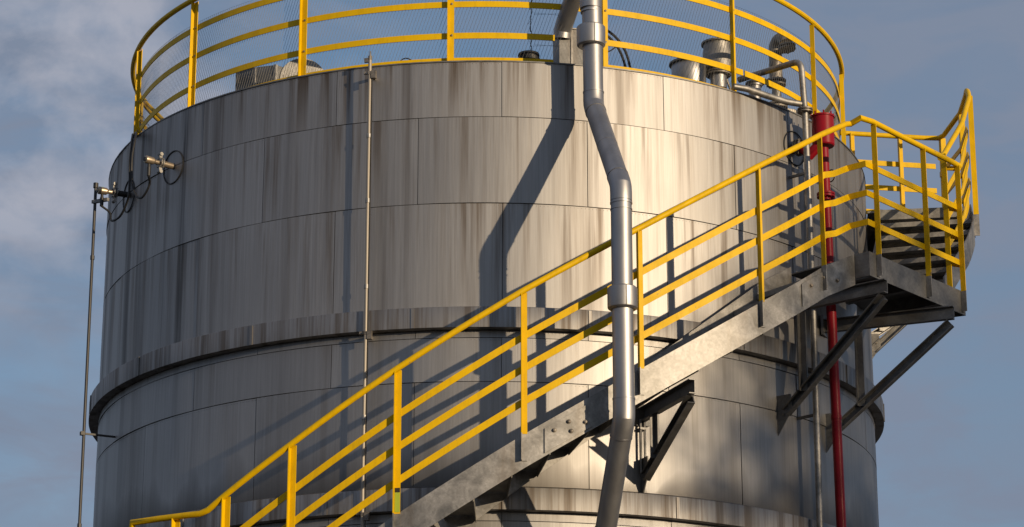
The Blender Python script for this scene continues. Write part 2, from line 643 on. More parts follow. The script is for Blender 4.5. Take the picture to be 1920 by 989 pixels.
for (zt, zb, ph, sd) in ((6.99, 6.792, -9.4, 3), (5.332, 5.124, 2.1, 7)):
    b = band(zt, zb, ph, MB(), sd)
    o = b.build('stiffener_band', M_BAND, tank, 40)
    at = o.data.attributes.new('tone', 'FLOAT', 'POINT')
    at.data.foreach_set('value', [0.70] * len(o.data.vertices))
    o.data.attributes.new('drop', 'FLOAT', 'POINT').data.foreach_set('value', [1.0] * len(o.data.vertices))
    o.data.attributes.new('seed', 'FLOAT', 'POINT').data.foreach_set('value', [zt] * len(o.data.vertices))
    o.data.attributes.new('age', 'FLOAT', 'POINT').data.foreach_set('value', [0.8] * len(o.data.vertices))

# ------------------------------------------------------------------ guard rail on the rim
gr = thing('guard_rail', 'yellow guard rail with wire netting running round the top of the tank', 'railing', cy(0, 3.8, 9.38))
arc = lin(-118, 118, 118)
for p in (-94.7, -72.4, -50.2, -27.75, -5.3, 17.0, 39.1, 60.4, 82.4, 104.6):
    mb = MB()
    L_post(mb, cy(p, 3.778, 9.37), cy(p, 3.778, 10.64), radial(p), tangent(p), 0.062, 0.048)
    po = mb.build('post', M_YEL, gr)
    for z in (9.742, 10.062, 10.362):
        bl = MB()
        c = cy(p, 3.786, z) + tangent(p) * 0.008
        bl.lathe(c, radial(p), [(0, 0.011), (0.007, 0.011), (0.009, 0.006)], 8)
        bl.build('bolt', M_CAST, po)
ha = MB()
ha.tube([cy(p, 3.81, 10.664) for p in arc], 0.027, 10)
ha.build('handrail', M_YEL, gr)


def flat_rail(phis, r, z, h=0.06, t=0.009):
    mb = MB()
    mb.ring(phis, [(r - t, z - h / 2), (r, z - h / 2), (r, z + h / 2), (r - t, z + h / 2)])
    return mb


flat_rail(lin(-118, 9.6, 64), 3.776, 9.742).build('mid_rail', M_YEL, gr)
flat_rail(lin(16.5, 41.2, 14), 3.776, 9.742).build('mid_rail', M_YEL, gr)
flat_rail(lin(41.6, 118, 40), 3.776, 9.742).build('mid_rail', M_YEL, gr)
flat_rail(arc, 3.776, 10.062).build('mid_rail', M_YEL, gr)
flat_rail(arc, 3.776, 10.362).build('mid_rail', M_YEL, gr)
flat_rail(lin(-118, 9.4, 64), 3.776, 9.47, 0.10).build('toe_rail', M_YEL, gr)
flat_rail(lin(16.5, 118, 50), 3.776, 9.47, 0.10).build('toe_rail', M_YEL, gr)
br = MB()
br.tube([cy(-76, 3.70, 10.18), cy(-73.0, 3.70, 10.066), cy(-62.0, 3.66, 9.60)], 0.022, 10)
br.build('brace', M_YEL, gr)

net = MB()


def strand(p0, z0, p1, z1, r, w, n=3):
    ph, zz = lin(p0, p1, n), lin(z0, z1, n)
    pts = [cy(a, r, b) for a, b in zip(ph, zz)]
    vs = []
    for a, q in zip(ph, pts):
        vs += [q + tangent(a) * w, q - tangent(a) * w, q + radial(a) * w * 1.5]
    fs = []
    for i in range(n):
        for k in range(3):
            k2 = (k + 1) % 3
            fs.append((3 * i + k, 3 * i + 3 + k, 3 * i + 3 + k2, 3 * i + k2))
    net.add(vs, fs)


step = 0.50
k = -112.0
while k < 112:
    if not (9.3 < k < 14.6):
        strand(k, 9.44, k + 5.0, 10.43, 3.757, 0.0015)
    strand(k + 3.0, 9.44, k - 2.0, 10.43, 3.755, 0.0003)
    k += step
for z in (9.44, 10.43):
    for (a, b) in ((-112, 9.6), (15.5, 116)):
        ph = lin(a, b, 90)
        for p, q in zip(ph, ph[1:]):
            strand(p, z, q, z, 3.757, 0.0018, 1)
for z in (9.98, 9.66):
    for dz in (0, 0.012, -0.01):
        strand(6.6, z + dz, 10.5, z + 0.01 - dz, 3.757, 0.0022, 4)
for q in range(14):
    z = 9.42 + q * 0.075
    strand(6.2 + random.uniform(-.06, .06), z, 6.2 + random.uniform(-.1, .1), z + 0.085, 3.757, 0.0038, 1)
    strand(6.2 + random.uniform(-.5, .2), z, 6.2 + random.uniform(-.2, .5), z + 0.06, 3.757, 0.002, 1)
net.build('wire_mesh', M_WIRE, gr)

# ------------------------------------------------------------------ spiral stair
HR = [(-37.84, 5.02), (-29.05, 5.01), (-26.64, 5.135), (-19.54, 5.531), (-8.82, 6.152), (3.49, 6.842), (15.5, 7.484),
      (29.15, 8.229), (38.24, 8.711), (43.4, 8.95)]
ST = [(p, z) for p, z in HR]


def hz(p):
    return interp(HR, p)


def tz(p):                     # top edge of the flight's stringer
    if p < -29.05:
        return 3.73
    return interp([(-29.05, 3.74), (-26.64, 3.86), (-19.54, 4.26), (-8.82, 4.882), (3.49, 5.57), (15.5, 6.213), (29.15, 6.955), (38.24, 7.44), (43.7, 7.66)], p)


def ro(p):                     # outer face of the outer stringer
    return 5.04 if p < 33 else 5.04 - 0.12 * (p - 33) / 10.7


stair = thing('spiral_staircase', 'galvanised steel staircase with yellow railings curling up round the tank', 'staircase', cy(8, 4.6, 3.0))
fl = lin(-29.05, 43.7, 58)
mb = MB()
mb.ring(fl, [(lambda p: ro(p) - 0.012, lambda p: tz(p) - 0.295), (ro, lambda p: tz(p) - 0.295), (ro, tz), (lambda p: ro(p) - 0.012, tz)])
ost = mb.build('outer_stringer', M_GALV, stair)
mb = MB()
mb.ring(lin(-29.05, 43.7, 58), [(4.15, lambda p: tz(p) - 0.29), (4.162, lambda p: tz(p) - 0.29), (4.162, lambda p: tz(p) + 0.05), (4.15, lambda p: tz(p) + 0.05)])
mb.build('inner_stringer', M_GALV, stair)


def splice(p0, p1, zoff0, zoff1, skew, cut=False):
    mb = MB()
    mb.ring(lin(p0, p1, 6), [(lambda p: ro(p) + 0.0025, lambda p: tz(p) - zoff1), (lambda p: ro(p) + 0.014, lambda p: tz(p) - zoff1),
                             (lambda p: ro(p) + 0.014, lambda p: tz(p) - zoff0), (lambda p: ro(p) + 0.0025, lambda p: tz(p) - zoff0)])
    s = mb.build('splice_plate', M_GALV, stair)
    for (u, v) in ((0.2, 0.3), (0.5, 0.28), (0.55, 0.72), (0.85, 0.68)):
        p = p0 + (p1 - p0) * u
        q = cy(p, ro(p) + 0.014, tz(p) - zoff0 - (zoff1 - zoff0) * v)
        bb = MB()
        bb.lathe(q, radial(p), [(-0.004, 0.021), (0.006, 0.021), (0.006, 0.015), (0.020, 0.014), (0.022, 0.009)], 10)
        bb.build('bolt', M_CAST, s)


splice(5.6, 10.3, 0.055, 0.27, 0)
splice(34.2, 41.0, 0.04, 0.25, 0)

# treads of the long flight
nst = 19
for i in range(nst):
    zt = 3.73 + (i + 1) * (7.66 - 3.73) / (nst + 0)
    if i == nst - 1:
        break
    # phi where the stringer top reaches this height
    lo, hi = -29.05, 43.7
    for _ in range(40):
        mid = (lo + hi) / 2
        if tz(mid) + 0.0 < zt:
            lo = mid
        else:
            hi = mid
    p = lo
    zt -= 0.115
    t = MB()
    pa, pb = p - 1.5, p + 2.3
    ph = lin(pa, pb, 3)
    t.ring(ph, [(4.166, zt - 0.006), (lambda q: ro(q) - 0.014, zt - 0.006), (lambda q: ro(q) - 0.014, zt), (4.166, zt)])
    t.ring([pa, pa + 0.10], [(4.166, zt - 0.05), (lambda q: ro(q) - 0.014, zt - 0.05), (lambda q: ro(q) - 0.014, zt - 0.006), (4.166, zt - 0.006)])
    t.ring([pb - 0.10, pb], [(4.166, zt - 0.07), (lambda q: ro(q) - 0.014, zt - 0.07), (lambda q: ro(q) - 0.014, zt - 0.006), (4.166, zt - 0.006)])
    t.build('tread', M_GRATE, stair)

# lower landing, just below the picture
lp = lin(-41, -29.1, 8)
mb = MB()
mb.ring(lp, [(4.15, 3.715), (5.03, 3.715), (5.03, 3.725), (4.15, 3.725)])
mb.ring(lp, [(5.028, 3.44), (5.04, 3.44), (5.04, 3.735), (5.028, 3.735)])
mb.ring(lp, [(4.15, 3.44), (4.162, 3.44), (4.162, 3.735), (4.15, 3.735)])
mb.build('lower_landing', M_GALV, stair)

# middle landing: straight outer fascia from G to H, short return to F
F, G, H, E_ = V((3.375, -3.53)), V((3.525, -3.645)), V((4.625, -2.345)), V((4.47, -2.385))


def P(xy, z):
    return V((xy[0], xy[1], z + Z0))


def inward(a, b):              # horizontal unit vector pointing towards the tank from edge a-b
    d = (V((b[0], b[1])) - V((a[0], a[1]))).normalized()
    n = V((d.y, -d.x))
    m = (V((a[0], a[1])) + V((b[0], b[1]))) / 2
    return n if n.dot(m) < 0 else -n


def plate(mb, a, b, z0, z1, t=0.012):
    n = inward(a, b) * t
    mb.prism([P(a, z0), P(b, z0), P(b + n, z0), P(a + n, z0)], V((0, 0, z1 - z0)))


ln = MB()
plate(ln, G, H, 7.43, 7.665)
plate(ln, F, G, 7.43, 7.66)
e2 = V((H[0], H[1])) * ((5.185 - 0.5) / 5.185)
plate(ln, H, e2, 7.43, 7.655)
land = ln.build('landing', M_STEEL, stair)
dk = MB()
din = [cy(q, 4.14, 7.63) for q in lin(65, 43.7, 10)]
dn = inward(G, H) * 0.014
dk.prism([P(F + dn, 7.63), P(G + dn, 7.63), P(H + dn, 7.63)] + din, V((0, 0, 0.012)))
for u in (0.16, 0.5, 0.84):    # joists under the deck
    a = G + (H - G) * u + dn * 1.4
    n = inward(G, H)
    b = a + n * 0.78
    s = V((n.y, -n.x)) * 0.03
    dk.prism([P(a - s, 7.50), P(b - s, 7.50), P(b + s, 7.50), P(a + s, 7.50)], V((0, 0, 0.128)))
dk.build('deck', M_STEEL, land)

# upper flight and top platform
P2 = [(61, 7.66), (82, 9.10), (99.4, 9.10)]


def t2(p):
    return interp(P2, p)


R2 = [(63, 4.98), (68, 5.00), (73, 5.07), (78, 5.11), (82, 5.09), (90, 5.09), (99.4, 5.07)]


def r2(p):
    return interp(R2, p)


f2 = lin(63.5, 82, 14) + lin(83, 99.4, 10)
mb = MB()
mb.ring(f2, [(lambda p: r2(p) - 0.012, lambda p: t2(p) - 0.26), (r2, lambda p: t2(p) - 0.26), (r2, lambda p: t2(p) + 0.02), (lambda p: r2(p) - 0.012, lambda p: t2(p) + 0.02)])
mb.build('outer_stringer', M_GALV, stair)
mb = MB()
mb.ring(lin(61.5, 82, 14) + lin(83, 99.4, 10), [(4.13, lambda p: t2(p) - 0.26), (4.142, lambda p: t2(p) - 0.26), (4.142, lambda p: t2(p) + 0.05), (4.13, lambda p: t2(p) + 0.05)])
mb.build('inner_stringer', M_GALV, stair)
for k in range(1, 7):
    p, z = 61 + 3 * k, 7.66 + 0.2057 * k - 0.02
    t = MB()
    ph = lin(p - 0.1, p + 2.75, 3)
    t.ring(ph, [(4.146, z - 0.02), (lambda q: r2(q) - 0.016, z - 0.02), (lambda q: r2(q) - 0.016, z), (4.146, z)])
    t.ring([p - 0.1, p + 0.01], [(4.146, z - 0.05), (lambda q: r2(q) - 0.016, z - 0.05), (lambda q: r2(q) - 0.016, z - 0.02), (4.146, z - 0.02)])
    t.ring([p + 2.65, p + 2.75], [(4.146, z - 0.06), (lambda q: r2(q) - 0.016, z - 0.06), (lambda q: r2(q) - 0.016, z - 0.02), (4.146, z - 0.02)])
    t.build('tread', M_GRATE, stair)
mb = MB()
mb.ring(lin(82.1, 99.2, 9), [(4.02, 9.07), (5.03, 9.07), (5.03, 9.09), (4.02, 9.09)])
mb.ring([81.9, 82.09], [(4.146, 8.985), (5.028, 8.985), (5.028, 9.095), (4.146, 9.095)])
mb.ring([99.1, 99.25], [(4.02, 8.9), (5.03, 8.9), (5.03, 9.2), (4.02, 9.2)])
mb.build('top_platform', M_GRATE, stair)

# railing: handrail tubes
RH = 0.0275


def hr_r(p):
    return ro(p) + 0.035


pts = [cy(-38.4, 5.02, 4.62), cy(-38.3, 5.05, 4.93), cy(-37.84, 5.075, 5.02)]
pts += [cy(p, 5.075, hz(p)) for p in (-34.5, -31, -29.2)] + [cy(-28.3, 5.075, 5.035)]
pts += [cy(p, hr_r(p), hz(p)) for p in lin(-26.6, 42.4, 46)]
g2, h2 = G + V((0.02, -0.03)), H + V((0.02, -0.02))
pts += [P(V((3.405, -3.62)), 8.925), P(V((3.49, -3.70)), 8.955), P(g2 + (h2 - g2) * 0.06, 8.958)]
pts += [P(g2 + (h2 - g2) * u, 8.955) for u in (0.3, 0.6, 0.9)] + [P(h2 + (h2 - g2) * -0.005, 8.95)]
mb = MB()
mb.tube(pts, RH, 12)
mb.build('handrail', M_YEL, stair)
mb = MB()
mb.tube([P(h2, 8.925), P(E_ + V((0.03, 0)), 8.925)], 0.024, 10)
mb.build('handrail', M_YEL, stair)
H2 = [(63.4, 9.08), (65, 9.17), (78.5, 10.17), (80.3, 10.30), (81.6, 10.375), (83, 10.405), (84.5, 10.40), (99.2, 10.40)]
pts = [cy(p, r2(p) + 0.02, interp(H2, p)) for p in (63.4, 65, 72, 79, 80.3, 81.2, 82.0, 82.8, 84, 90, 98)]
pts += [cy(99.0, 5.06, 10.40), cy(99.2, 4.9, 10.40), cy(99.2, 4.4, 10.40), cy(99.2, 3.88, 10.40)]
mb = MB()
mb.tube(pts, RH, 12)
mb.build('handrail', M_YEL, stair)

# flat mid rails
prof = [(-0.005, -0.029), (0.005, -0.029), (0.005, 0.029), (-0.005, 0.029)]
gi, hi_ = G + inward(G, H) * 0.0, H
for off, off2 in ((0.405, 0.43), (0.69, 0.715), (0.985, 1.0)):
    pts = [cy(p, 5.03, hz(p) - off) for p in (-37.84, -34, -29.6)]
    pts += [cy(p, ro(p) - 0.002, hz(p) - off) for p in lin(-28.6, 38.6, 46)]
    pts += [cy(40.2, ro(40) - 0.002, hz(39.6) - off), P(F, 8.95 - off2 - 0.005), P(G, 8.95 - off2), P(H, 8.95 - off2)]
    mb = MB()
    mb.sweep(pts, prof)
    mb.build('mid_rail', M_YEL, stair)
    mb = MB()
    mb.sweep([P(H + V((0.0, 0.03)), 8.95 - off2), P(E_, 8.95 - off2)], prof)
    mb.build('mid_rail', M_YEL, stair)
    pts = [cy(p, r2(p) - 0.006, interp(H2, p) - off2) for p in (64.8, 72, 80, 82, 90, 99.1)]
    mb = MB()
    mb.sweep(pts, prof)
    mb.build('mid_rail', M_YEL, stair)
    mb = MB()
    mb.sweep([cy(99.2, 5.02, 10.40 - off2 + 0.10), cy(99.2, 4.0, 10.40 - off2 + 0.10)], prof)
    mb.build('mid_rail', M_YEL, stair)


def stair_post(base, top, foot, rd, td, w=0.056, d=0.056):
    """base: where the paint ends; foot: lower end of the bare steel on the stringer"""
    mb = MB()
    L_post(mb, base, top, rd, td, w, d)
    po = mb.build('post', M_YEL, stair)
    if foot is not None:
        fb = MB()
        L_post(fb, foot, V(base) - V((0, 0, 0.001)), rd, td, w, d)
        fb.build('post_foot', M_GALV, po)
    return po


tagged = None
for p in (-32.2, -26.3, -19.2, -8.65, 3.6, 15.3, 28.9, 37.9):
    r = ro(p) + 0.003
    po = stair_post(cy(p, r, (tz(p) if p > -29 else 3.735) + 0.0), cy(p, r, hz(p) - 0.015), cy(p, r, (tz(p) if p > -29 else 3.735) - 0.235), radial(p), tangent(p))
    if p == -8.65:
        tagged = po
tg = MB()
q = cy(-8.65, ro(0) + 0.0125, 4.99) + tangent(-8.65) * 0.004
tg.box(q, tangent(-8.65) * 0.022, radial(-8.65) * 0.001, V((0, 0, 0.085)))
tg.build('inspection_tag', M_LIME, tagged)
tg = MB()
q = cy(-8.65, ro(0) + 0.0125, 5.095) + tangent(-8.65) * 0.004
tg.box(q, tangent(-8.65) * 0.022, radial(-8.65) * 0.001, V((0, 0, 0.020)))
tg.build('inspection_mark', M_BLACK, tagged)
nG = -inward(G, H)
nG3, tG3 = V((nG.x, nG.y, 0)), V(((H - G).normalized().x, (H - G).normalized().y, 0))
for u in (0.085, 0.60, 0.975):
    q = G + (H - G) * u + nG * 0.003
    stair_post(P(q, 7.655), P(q, 8.94), P(q, 7.45), nG3, tG3)
stair_post(P(E_, 7.64), P(E_, 9.06), None, nG3, tG3, 0.06)
for p, zt in ((79.3, 10.22), (90.0, 10.385), (98.9, 10.385)):
    r = r2(p) + 0.003
    stair_post(cy(p, r, t2(p)), cy(p, r, zt), cy(p, r, t2(p) - 0.23), radial(p), tangent(p), 0.074)
for r in (4.62, 4.07):
    stair_post(cy(99.2, r, 9.09), cy(99.2, r, 10.39), None, tangent(99.2) * -1, radial(99.2))

# ------------------------------------------------------------------ support brackets of the stair


def channel(mb, a, b, up, h, w, t=0.009):
    """C-section from a (top line) to b, web on the left, depth h along -up, flanges w"""
    a, b, up = V(a), V(b), V(up).normalized()
    d = (b - a).normalized()
    s = d.cross(up).normalized()
    u = s.cross(d)
    pr = [(0, 0), (w, 0), (w, -t), (t, -t), (t, -h + t), (w, -h + t), (w, -h), (0, -h)]
    mb.prism([a + s * (x - w / 2) + u * y for x, y in pr], b - a)


def bracket(label, base, tip, zb, zt, hang_u, depth=0.13, mat=M_STEEL, hang=True):
    (pb, rb), (pt, rt) = base, tip
    t = thing('support_bracket', label, 'bracket', cy(pb, rb, zb), 'triangular brackets holding the stair off the tank')
    a0, a1 = cy(pb, rb, zt), cy(pt, rt, zt)
    m = MB()
    channel(m, a0, a1, UP, depth, 0.06)
    m.build('arm', mat, t)
    d0, d1 = cy(pb, rb + 0.05, zb + 0.10), a1 + (a0 - a1).normalized() * 0.06 - V((0, 0, depth + 0.002))
    m = MB()
    dd = (d1 - d0).normalized()
    channel(m, d0, d1, UP, 0.085, 0.07)
    m.build('diagonal', mat, t)
    rd = (a1 - a0).normalized()
    if hang:
        q = a0 + (a1 - a0) * hang_u
        # foot of the hanger on the diagonal
        s = ((q - d0).dot(rd)) / max(1e-6, (d1 - d0).dot(rd))
        zq = (d0 + (d1 - d0) * s).z
        m = MB()
        tt = rd.cross(UP)
        m.box((q.x, q.y, (q.z - depth + zq) / 2 - 0.03), rd * 0.035, tt * 0.008, V((0, 0, (q.z - depth - zq) / 2 + 0.028)))
        m.box(V((q.x, q.y, (q.z - depth + zq) / 2 - 0.03)) + tt * 0.03 - rd * 0.03, rd * 0.006, tt * 0.022, V((0, 0, (q.z - depth - zq) / 2 + 0.028)))
        m.build('hanger', mat, t)
    # gusset plate on the wall
    m = MB()
    tt = rd.cross(UP)
    c = cy(pb, R + 0.004, 0)
    g0 = V((c.x, c.y, zb + Z0))
    m.prism([g0 + V((0, 0, 0.24)), g0 + V((0, 0, -0.14)), g0 + rd * 0.17 + V((0, 0, 0.10)), g0 + rd * 0.15 + V((0, 0, 0.24))], tt * 0.012)
    wp = m.build('wall_plate', mat, t)
    for (x, z) in ((0.07, 0.05), (0.12, 0.14)):
        bb = MB()
        bb.lathe(g0 + rd * x + V((0, 0, z)) + tt * 0.012, tt, [(0, 0.014), (0.008, 0.014), (0.010, 0.008)], 8)
        bb.build('bolt', M_CAST, wp)
    m = MB()
    m.box(cy(pb, R + 0.02, zt - depth / 2), rd * 0.012, tt * 0.07, V((0, 0, 0.10)))
    m.build('arm_plate', mat, t)
    return t


bracket('dark triangular bracket under the middle of the long flight, just right of the downpipe', (20.3, 4.02), (20.3, 5.12), 5.42, 6.13, 0.30)
bracket('dark triangular bracket under the near landing corner, its brace crossing the red pipe', (42.7, 4.02), (44.6, 5.21), 6.22, 7.375, 0.24)
bracket('dark triangular bracket under the outer end of the landing, its long brace against the sky', (53.9, 4.02), (57.2, 5.26), 6.20, 7.375, 0.27)
bracket('sunlit tan bracket on the far right side of the tank, seen under the landing', (92.5, 4.02), (91.5, 5.03), 7.72, 8.78, 0.3, mat=M_GALV, hang=False)
bracket('small sunlit bracket farthest round the tank, glimpsed through the gap under the landing', (103, 4.02), (102.5, 5.0), 7.95, 8.78, 0.4, mat=M_GALV)
bracket('bracket under the lowest landing at the left foot of the flight', (-34, 4.02), (-34, 5.05), 2.75, 3.42, 0.3)

# ------------------------------------------------------------------ big jacketed downpipe
dp = thing('downpipe', 'large metal jacketed downpipe that bends outwards over the stair railing', 'pipe', cy(12.7, 4.4, -1.7))
RP = 0.092
PH = 12.68


def pipe_piece(name, pts, r, parent, mat=M_PIPE, seg=28):
    m = MB()
    m.tube(pts, r, seg)
    return m.build(name, mat, parent, 15)


def seam_ring(parent, a, axis, r, w=0.018, proud=0.0035, name='seam_ring'):
    m = MB()
    m.lathe(a, axis, [(-w, r + 0.0005), (-w, r + proud), (w, r + proud), (w, r + 0.0005)], 28)
    return m.build(name, M_PIPE, parent)


def collar(parent, z, phi, r_c, h, r):
    m = MB()
    m.lathe(cy(phi, r_c, z - h / 2), UP, [(0, RP + 0.001), (0.0, r - 0.02), (0.012, r - 0.003), (0.02, r), (h - 0.012, r), (h, r - 0.012), (h, RP + 0.001)], 36)
    c = m.build('collar', M_PIPE, parent)
    s = MB()
    a = phi + 4.0
    s.box(cy(phi, r_c + r + 0.0015, z), tangent(phi) * 0.004, radial(phi) * 0.002, V((0, 0, h / 2 - 0.014)))
    s.build('collar_joint', M_STEEL, c)


b1, b2, b3, b4 = cy(12.9, 4.34, 8.87), cy(12.6, 5.32, 7.76), cy(12.62, 5.32, 5.68), cy(12.3, 4.36, 4.28)


def bend(a, b, c, rr, n=2):
    """round the corner b between a and c"""
    a, b, c = V(a), V(b), V(c)
    u, w = (a - b).normalized() * rr, (c - b).normalized() * rr
    return [(b + u) * (1 - t) ** 2 + b * 2 * t * (1 - t) + (b + w) * t * t for t in lin(0, 1, n)]


top = cy(12.66, 4.34, 10.9)
pipe_piece('upper_pipe', [top, b1 + V((0, 0, 0.08))], RP, dp)
e1 = bend(top, b1, b2, 0.05)
pipe_piece('elbow', [b1 + V((0, 0, 0.12))] + e1 + [b1 + (b2 - b1).normalized() * 0.12], RP + 0.003, dp)
pipe_piece('sloping_pipe', [b1 + (b2 - b1).normalized() * 0.10, b2 + (b1 - b2).normalized() * 0.10], RP, dp)
e2_ = bend(b1, b2, b3, 0.06)
pipe_piece('elbow', [b2 + (b1 - b2).normalized() * 0.14] + e2_ + [b2 - V((0, 0, 0.14))], RP + 0.004, dp)
pipe_piece('middle_pipe', [b2 - V((0, 0, 0.12)), b3 + V((0, 0, 0.06))], RP, dp)
e3 = bend(b2, b3, b4, 0.05)
pipe_piece('elbow', [b3 + V((0, 0, 0.16))] + e3 + [b3 + (b4 - b3).normalized() * 0.16], RP + 0.003, dp)
pipe_piece('lower_sloping_pipe', [b3 + (b4 - b3).normalized() * 0.1, b4 + (b3 - b4).normalized() * 0.1], RP, dp)
e4 = bend(b3, b4, cy(12.3, 4.36, -1.7), 0.11)
pipe_piece('elbow', [b4 + (b3 - b4).normalized() * 0.14] + e4 + [b4 - V((0, 0, 0.14))], RP + 0.003, dp)
pipe_piece('lower_pipe', [b4 - V((0, 0, 0.12)), cy(12.3, 4.36, -1.698)], RP, dp)
collar(dp, 9.545, 12.66, 4.34, 0.20, 0.133)
collar(dp, 6.735, 12.61, 5.32, 0.20, 0.130)
seam_ring(dp, cy(12.66, 4.34, 9.79), UP, RP, 0.008)
seam_ring(dp, cy(12.66, 4.34, 9.87), UP, RP, 0.05, 0.010)
for b, o_, dv in ((b1, b2, 0.13), (b2, b1, 0.16), (b3, b4, 0.17)):
    ax = (o_ - b).normalized()
    seam_ring(dp, b + ax * dv, ax, RP, 0.006, 0.0055)
seam_ring(dp, b2 - V((0, 0, 0.16)), UP, RP, 0.008, 0.006)
seam_ring(dp, b2 - V((0, 0, 0.22)), UP, RP, 0.005, 0.005)
seam_ring(dp, b3 + V((0, 0, 0.165)), UP, RP, 0.007, 0.006)
seam_ring(dp, b1 + V((0, 0, 0.125)), UP, RP, 0.006, 0.006)
ax = (b2 - b1).normalized()
seam_ring(dp, b1 + (b2 - b1) * 0.52, ax, RP, 0.003, 0.002)
ax = (b4 - b3).normalized()
seam_ring(dp, b3 + ax * 1.02, ax, RP, 0.006, 0.005)
# branch that comes over from the roof box
bx0 = cy(11.2, 3.62, 9.86)
pipe_piece('branch_pipe', bend(cy(11.2, 3.62, 9.5), bx0 + V((0, 0, 0.02)), cy(12.66, 4.28, 10.42), 0.08) + [cy(12.66, 4.27, 10.40)], RP * 0.93, dp)

# ------------------------------------------------------------------ equipment on the roof
db = thing('duct_box', 'grey sheet metal duct box behind the downpipe at the rim', 'duct', cy(12.4, 3.45, 9.38))
m = MB()
m.box(cy(12.9, 3.50, 9.62), tangent(9) * 0.135, radial(9) * 0.16, V((0, 0, 0.27)))
m.build('casing', M_STEEL, db, bevel=0.004)
m = MB()
m.box(cy(12.55, 3.665, 9.63), tangent(9) * 0.010, radial(9) * 0.004, V((0, 0, 0.25)))
m.build('seam_strip', M_GALV, db)
m = MB()
m.box(cy(12.9, 3.50, 9.8975), tangent(9) * 0.142, radial(9) * 0.167, V((0, 0, 0.006)))
m.build('lid', M_GALV, db)

rb = thing('roof_fan_box', 'square sheet metal housing with a round drum on the left of the roof', 'vent housing', cy(-35, 3.25, 9.38))
cn = cy(-36.2, 3.50, 0)
ang = 20
ux, uy = V((cos(rad(ang)), sin(rad(ang)), 0)), V((-sin(rad(ang)), cos(rad(ang)), 0))
u1 = V((-0.80, 0.60, 0)).normalized()       # dark left face runs away to the left
u2 = V((0.60, 0.80, 0)).normalized()
m = MB()
o0 = V((cn.x, cn.y, 9.33 + Z0))
u1 = V((-0.93, 0.30, 0)).normalized()
u2 = V((0.75, 0.62, 0)).normalized()
m.prism([o0, o0 + u1 * 0.42, o0 + u1 * 0.42 + u2 * 0.42, o0 + u2 * 0.42], V((0, 0, 0.485)))
m.build('housing', M_STEEL, rb, bevel=0.004)
m = MB()
m.box(o0 + u1 * 0.21 + V((0, 0, 0.25)) - u2 * 0.003, u1 * 0.006, u2 * 0.004, V((0, 0, 0.23)))
m.box(o0 + V((0, 0, 0.25)), u1 * 0.012, u2 * 0.012, V((0, 0, 0.236)))
m.build('corner_strip', M_GALV, rb)
m = MB()
fd = V((0.25, -0.97, 0.0)).normalized()
fc = cy(-33.2, 3.28, 9.68)
m.lathe(fc, -fd, [(0, 0.20), (0.0, 0.235), (0.02, 0.24), (0.24, 0.24), (0.26, 0.235), (0.26, 0.02)], 36)
m.build('drum', M_GALV, rb)

vc = thing('vent_cap', 'small black ribbed vent cap poking over the rim left of the downpipe', 'vent cap', cy(6.7, 3.35, 9.38))
m = MB()
m.lathe(cy(6.7, 3.35, 9.4), UP, [(0, 0.05), (0.26, 0.05), (0.262, 0.10), (0.29, 0.105), (0.295, 0.085), (0.31, 0.085), (0.315, 0.105), (0.335, 0.10), (0.345, 0.06), (0.36, 0.03)], 20)
m.build('cap', M_BLACK, vc)


def flange(mb, c, ax, r, t=0.02, bolts=10):
    mb.lathe(c, ax, [(0, r * 0.55), (0, r), (t, r), (t, r * 0.55)], 28)
    ax = V(ax).normalized()
    s = ax.cross(V((0.21, 0.97, 0.1)) if abs(ax.z) > 0.7 else UP).normalized()
    u = ax.cross(s)
    for i in range(bolts):
        w = 2 * pi * i / bolts
        q = V(c) + (s * cos(w) + u * sin(w)) * r * 0.87
        mb.lathe(q - ax * 0.009, ax, [(0, 0.008), (t + 0.018, 0.008)], 6)


v1 = thing('relief_vent', 'squat flanged drum vent lowest and leftmost of the vents behind the right rim', 'vent', cy(38, 3.2, 9.38), 'tank vents on the roof')
m = MB()
m.lathe(cy(38.3, 3.2, 9.4), UP, [(0, 0.13), (0.22, 0.135), (0.34, 0.165), (0.44, 0.172), (0.53, 0.172), (0.545, 0.165)], 32)
m.build('drum', M_PIPE, v1)
m = MB()
flange(m, cy(38.3, 3.2, 9.945), UP, 0.195, 0.018, 14)
m.lathe(cy(38.3, 3.2, 9.965), UP, [(0, 0.19), (0.012, 0.17), (0.03, 0.05)], 28)
m.build('flange', M_CAST, v1)
m = MB()
m.tube([cy(40.9, 3.13, 9.95), cy(42.3, 3.2, 9.72), cy(42.6, 3.2, 9.5)], 0.014, 8)
m.build('lever', M_CAST, v1)

v2 = thing('relief_vent', 'tall tapered vent with a dark bolted top flange beside the squat one', 'vent', cy(43.2, 3.35, 9.38), 'tank vents on the roof')
vx = cy(42.9, 3.35, 0)


def vp(z):
    return V((vx.x, vx.y, z + Z0))


m = MB()
m.lathe(vp(9.4), UP, [(0, 0.082), (0.50, 0.082)], 28)
m.build('neck', M_PIPE, v2)
for z in (9.86, 9.885):
    m = MB()
    flange(m, vp(z), UP, 0.125, 0.016, 10)
    m.build('neck_flange', M_CAST, v2)
m = MB()
m.lathe(vp(9.905), UP, [(0, 0.10), (0.02, 0.158), (0.05, 0.163), (0.18, 0.150), (0.26, 0.142), (0.285, 0.15)], 32)
m.build('drum', M_GALV, v2)
m = MB()
flange(m, vp(10.185), UP, 0.165, 0.018, 14)
m.lathe(vp(10.205), UP, [(0, 0.15), (0.012, 0.13), (0.02, 0.03), (0.05, 0.02), (0.055, 0.01)], 24)
m.build('top_flange', M_CAST, v2)
m = MB()
m.tube([vp(9.86) + tangent(43) * 0.12, vp(9.6) + tangent(43) * 0.26, vp(9.42) + tangent(43) * 0.30], 0.012, 8)
m.build('drain_line', M_CAST, v2)

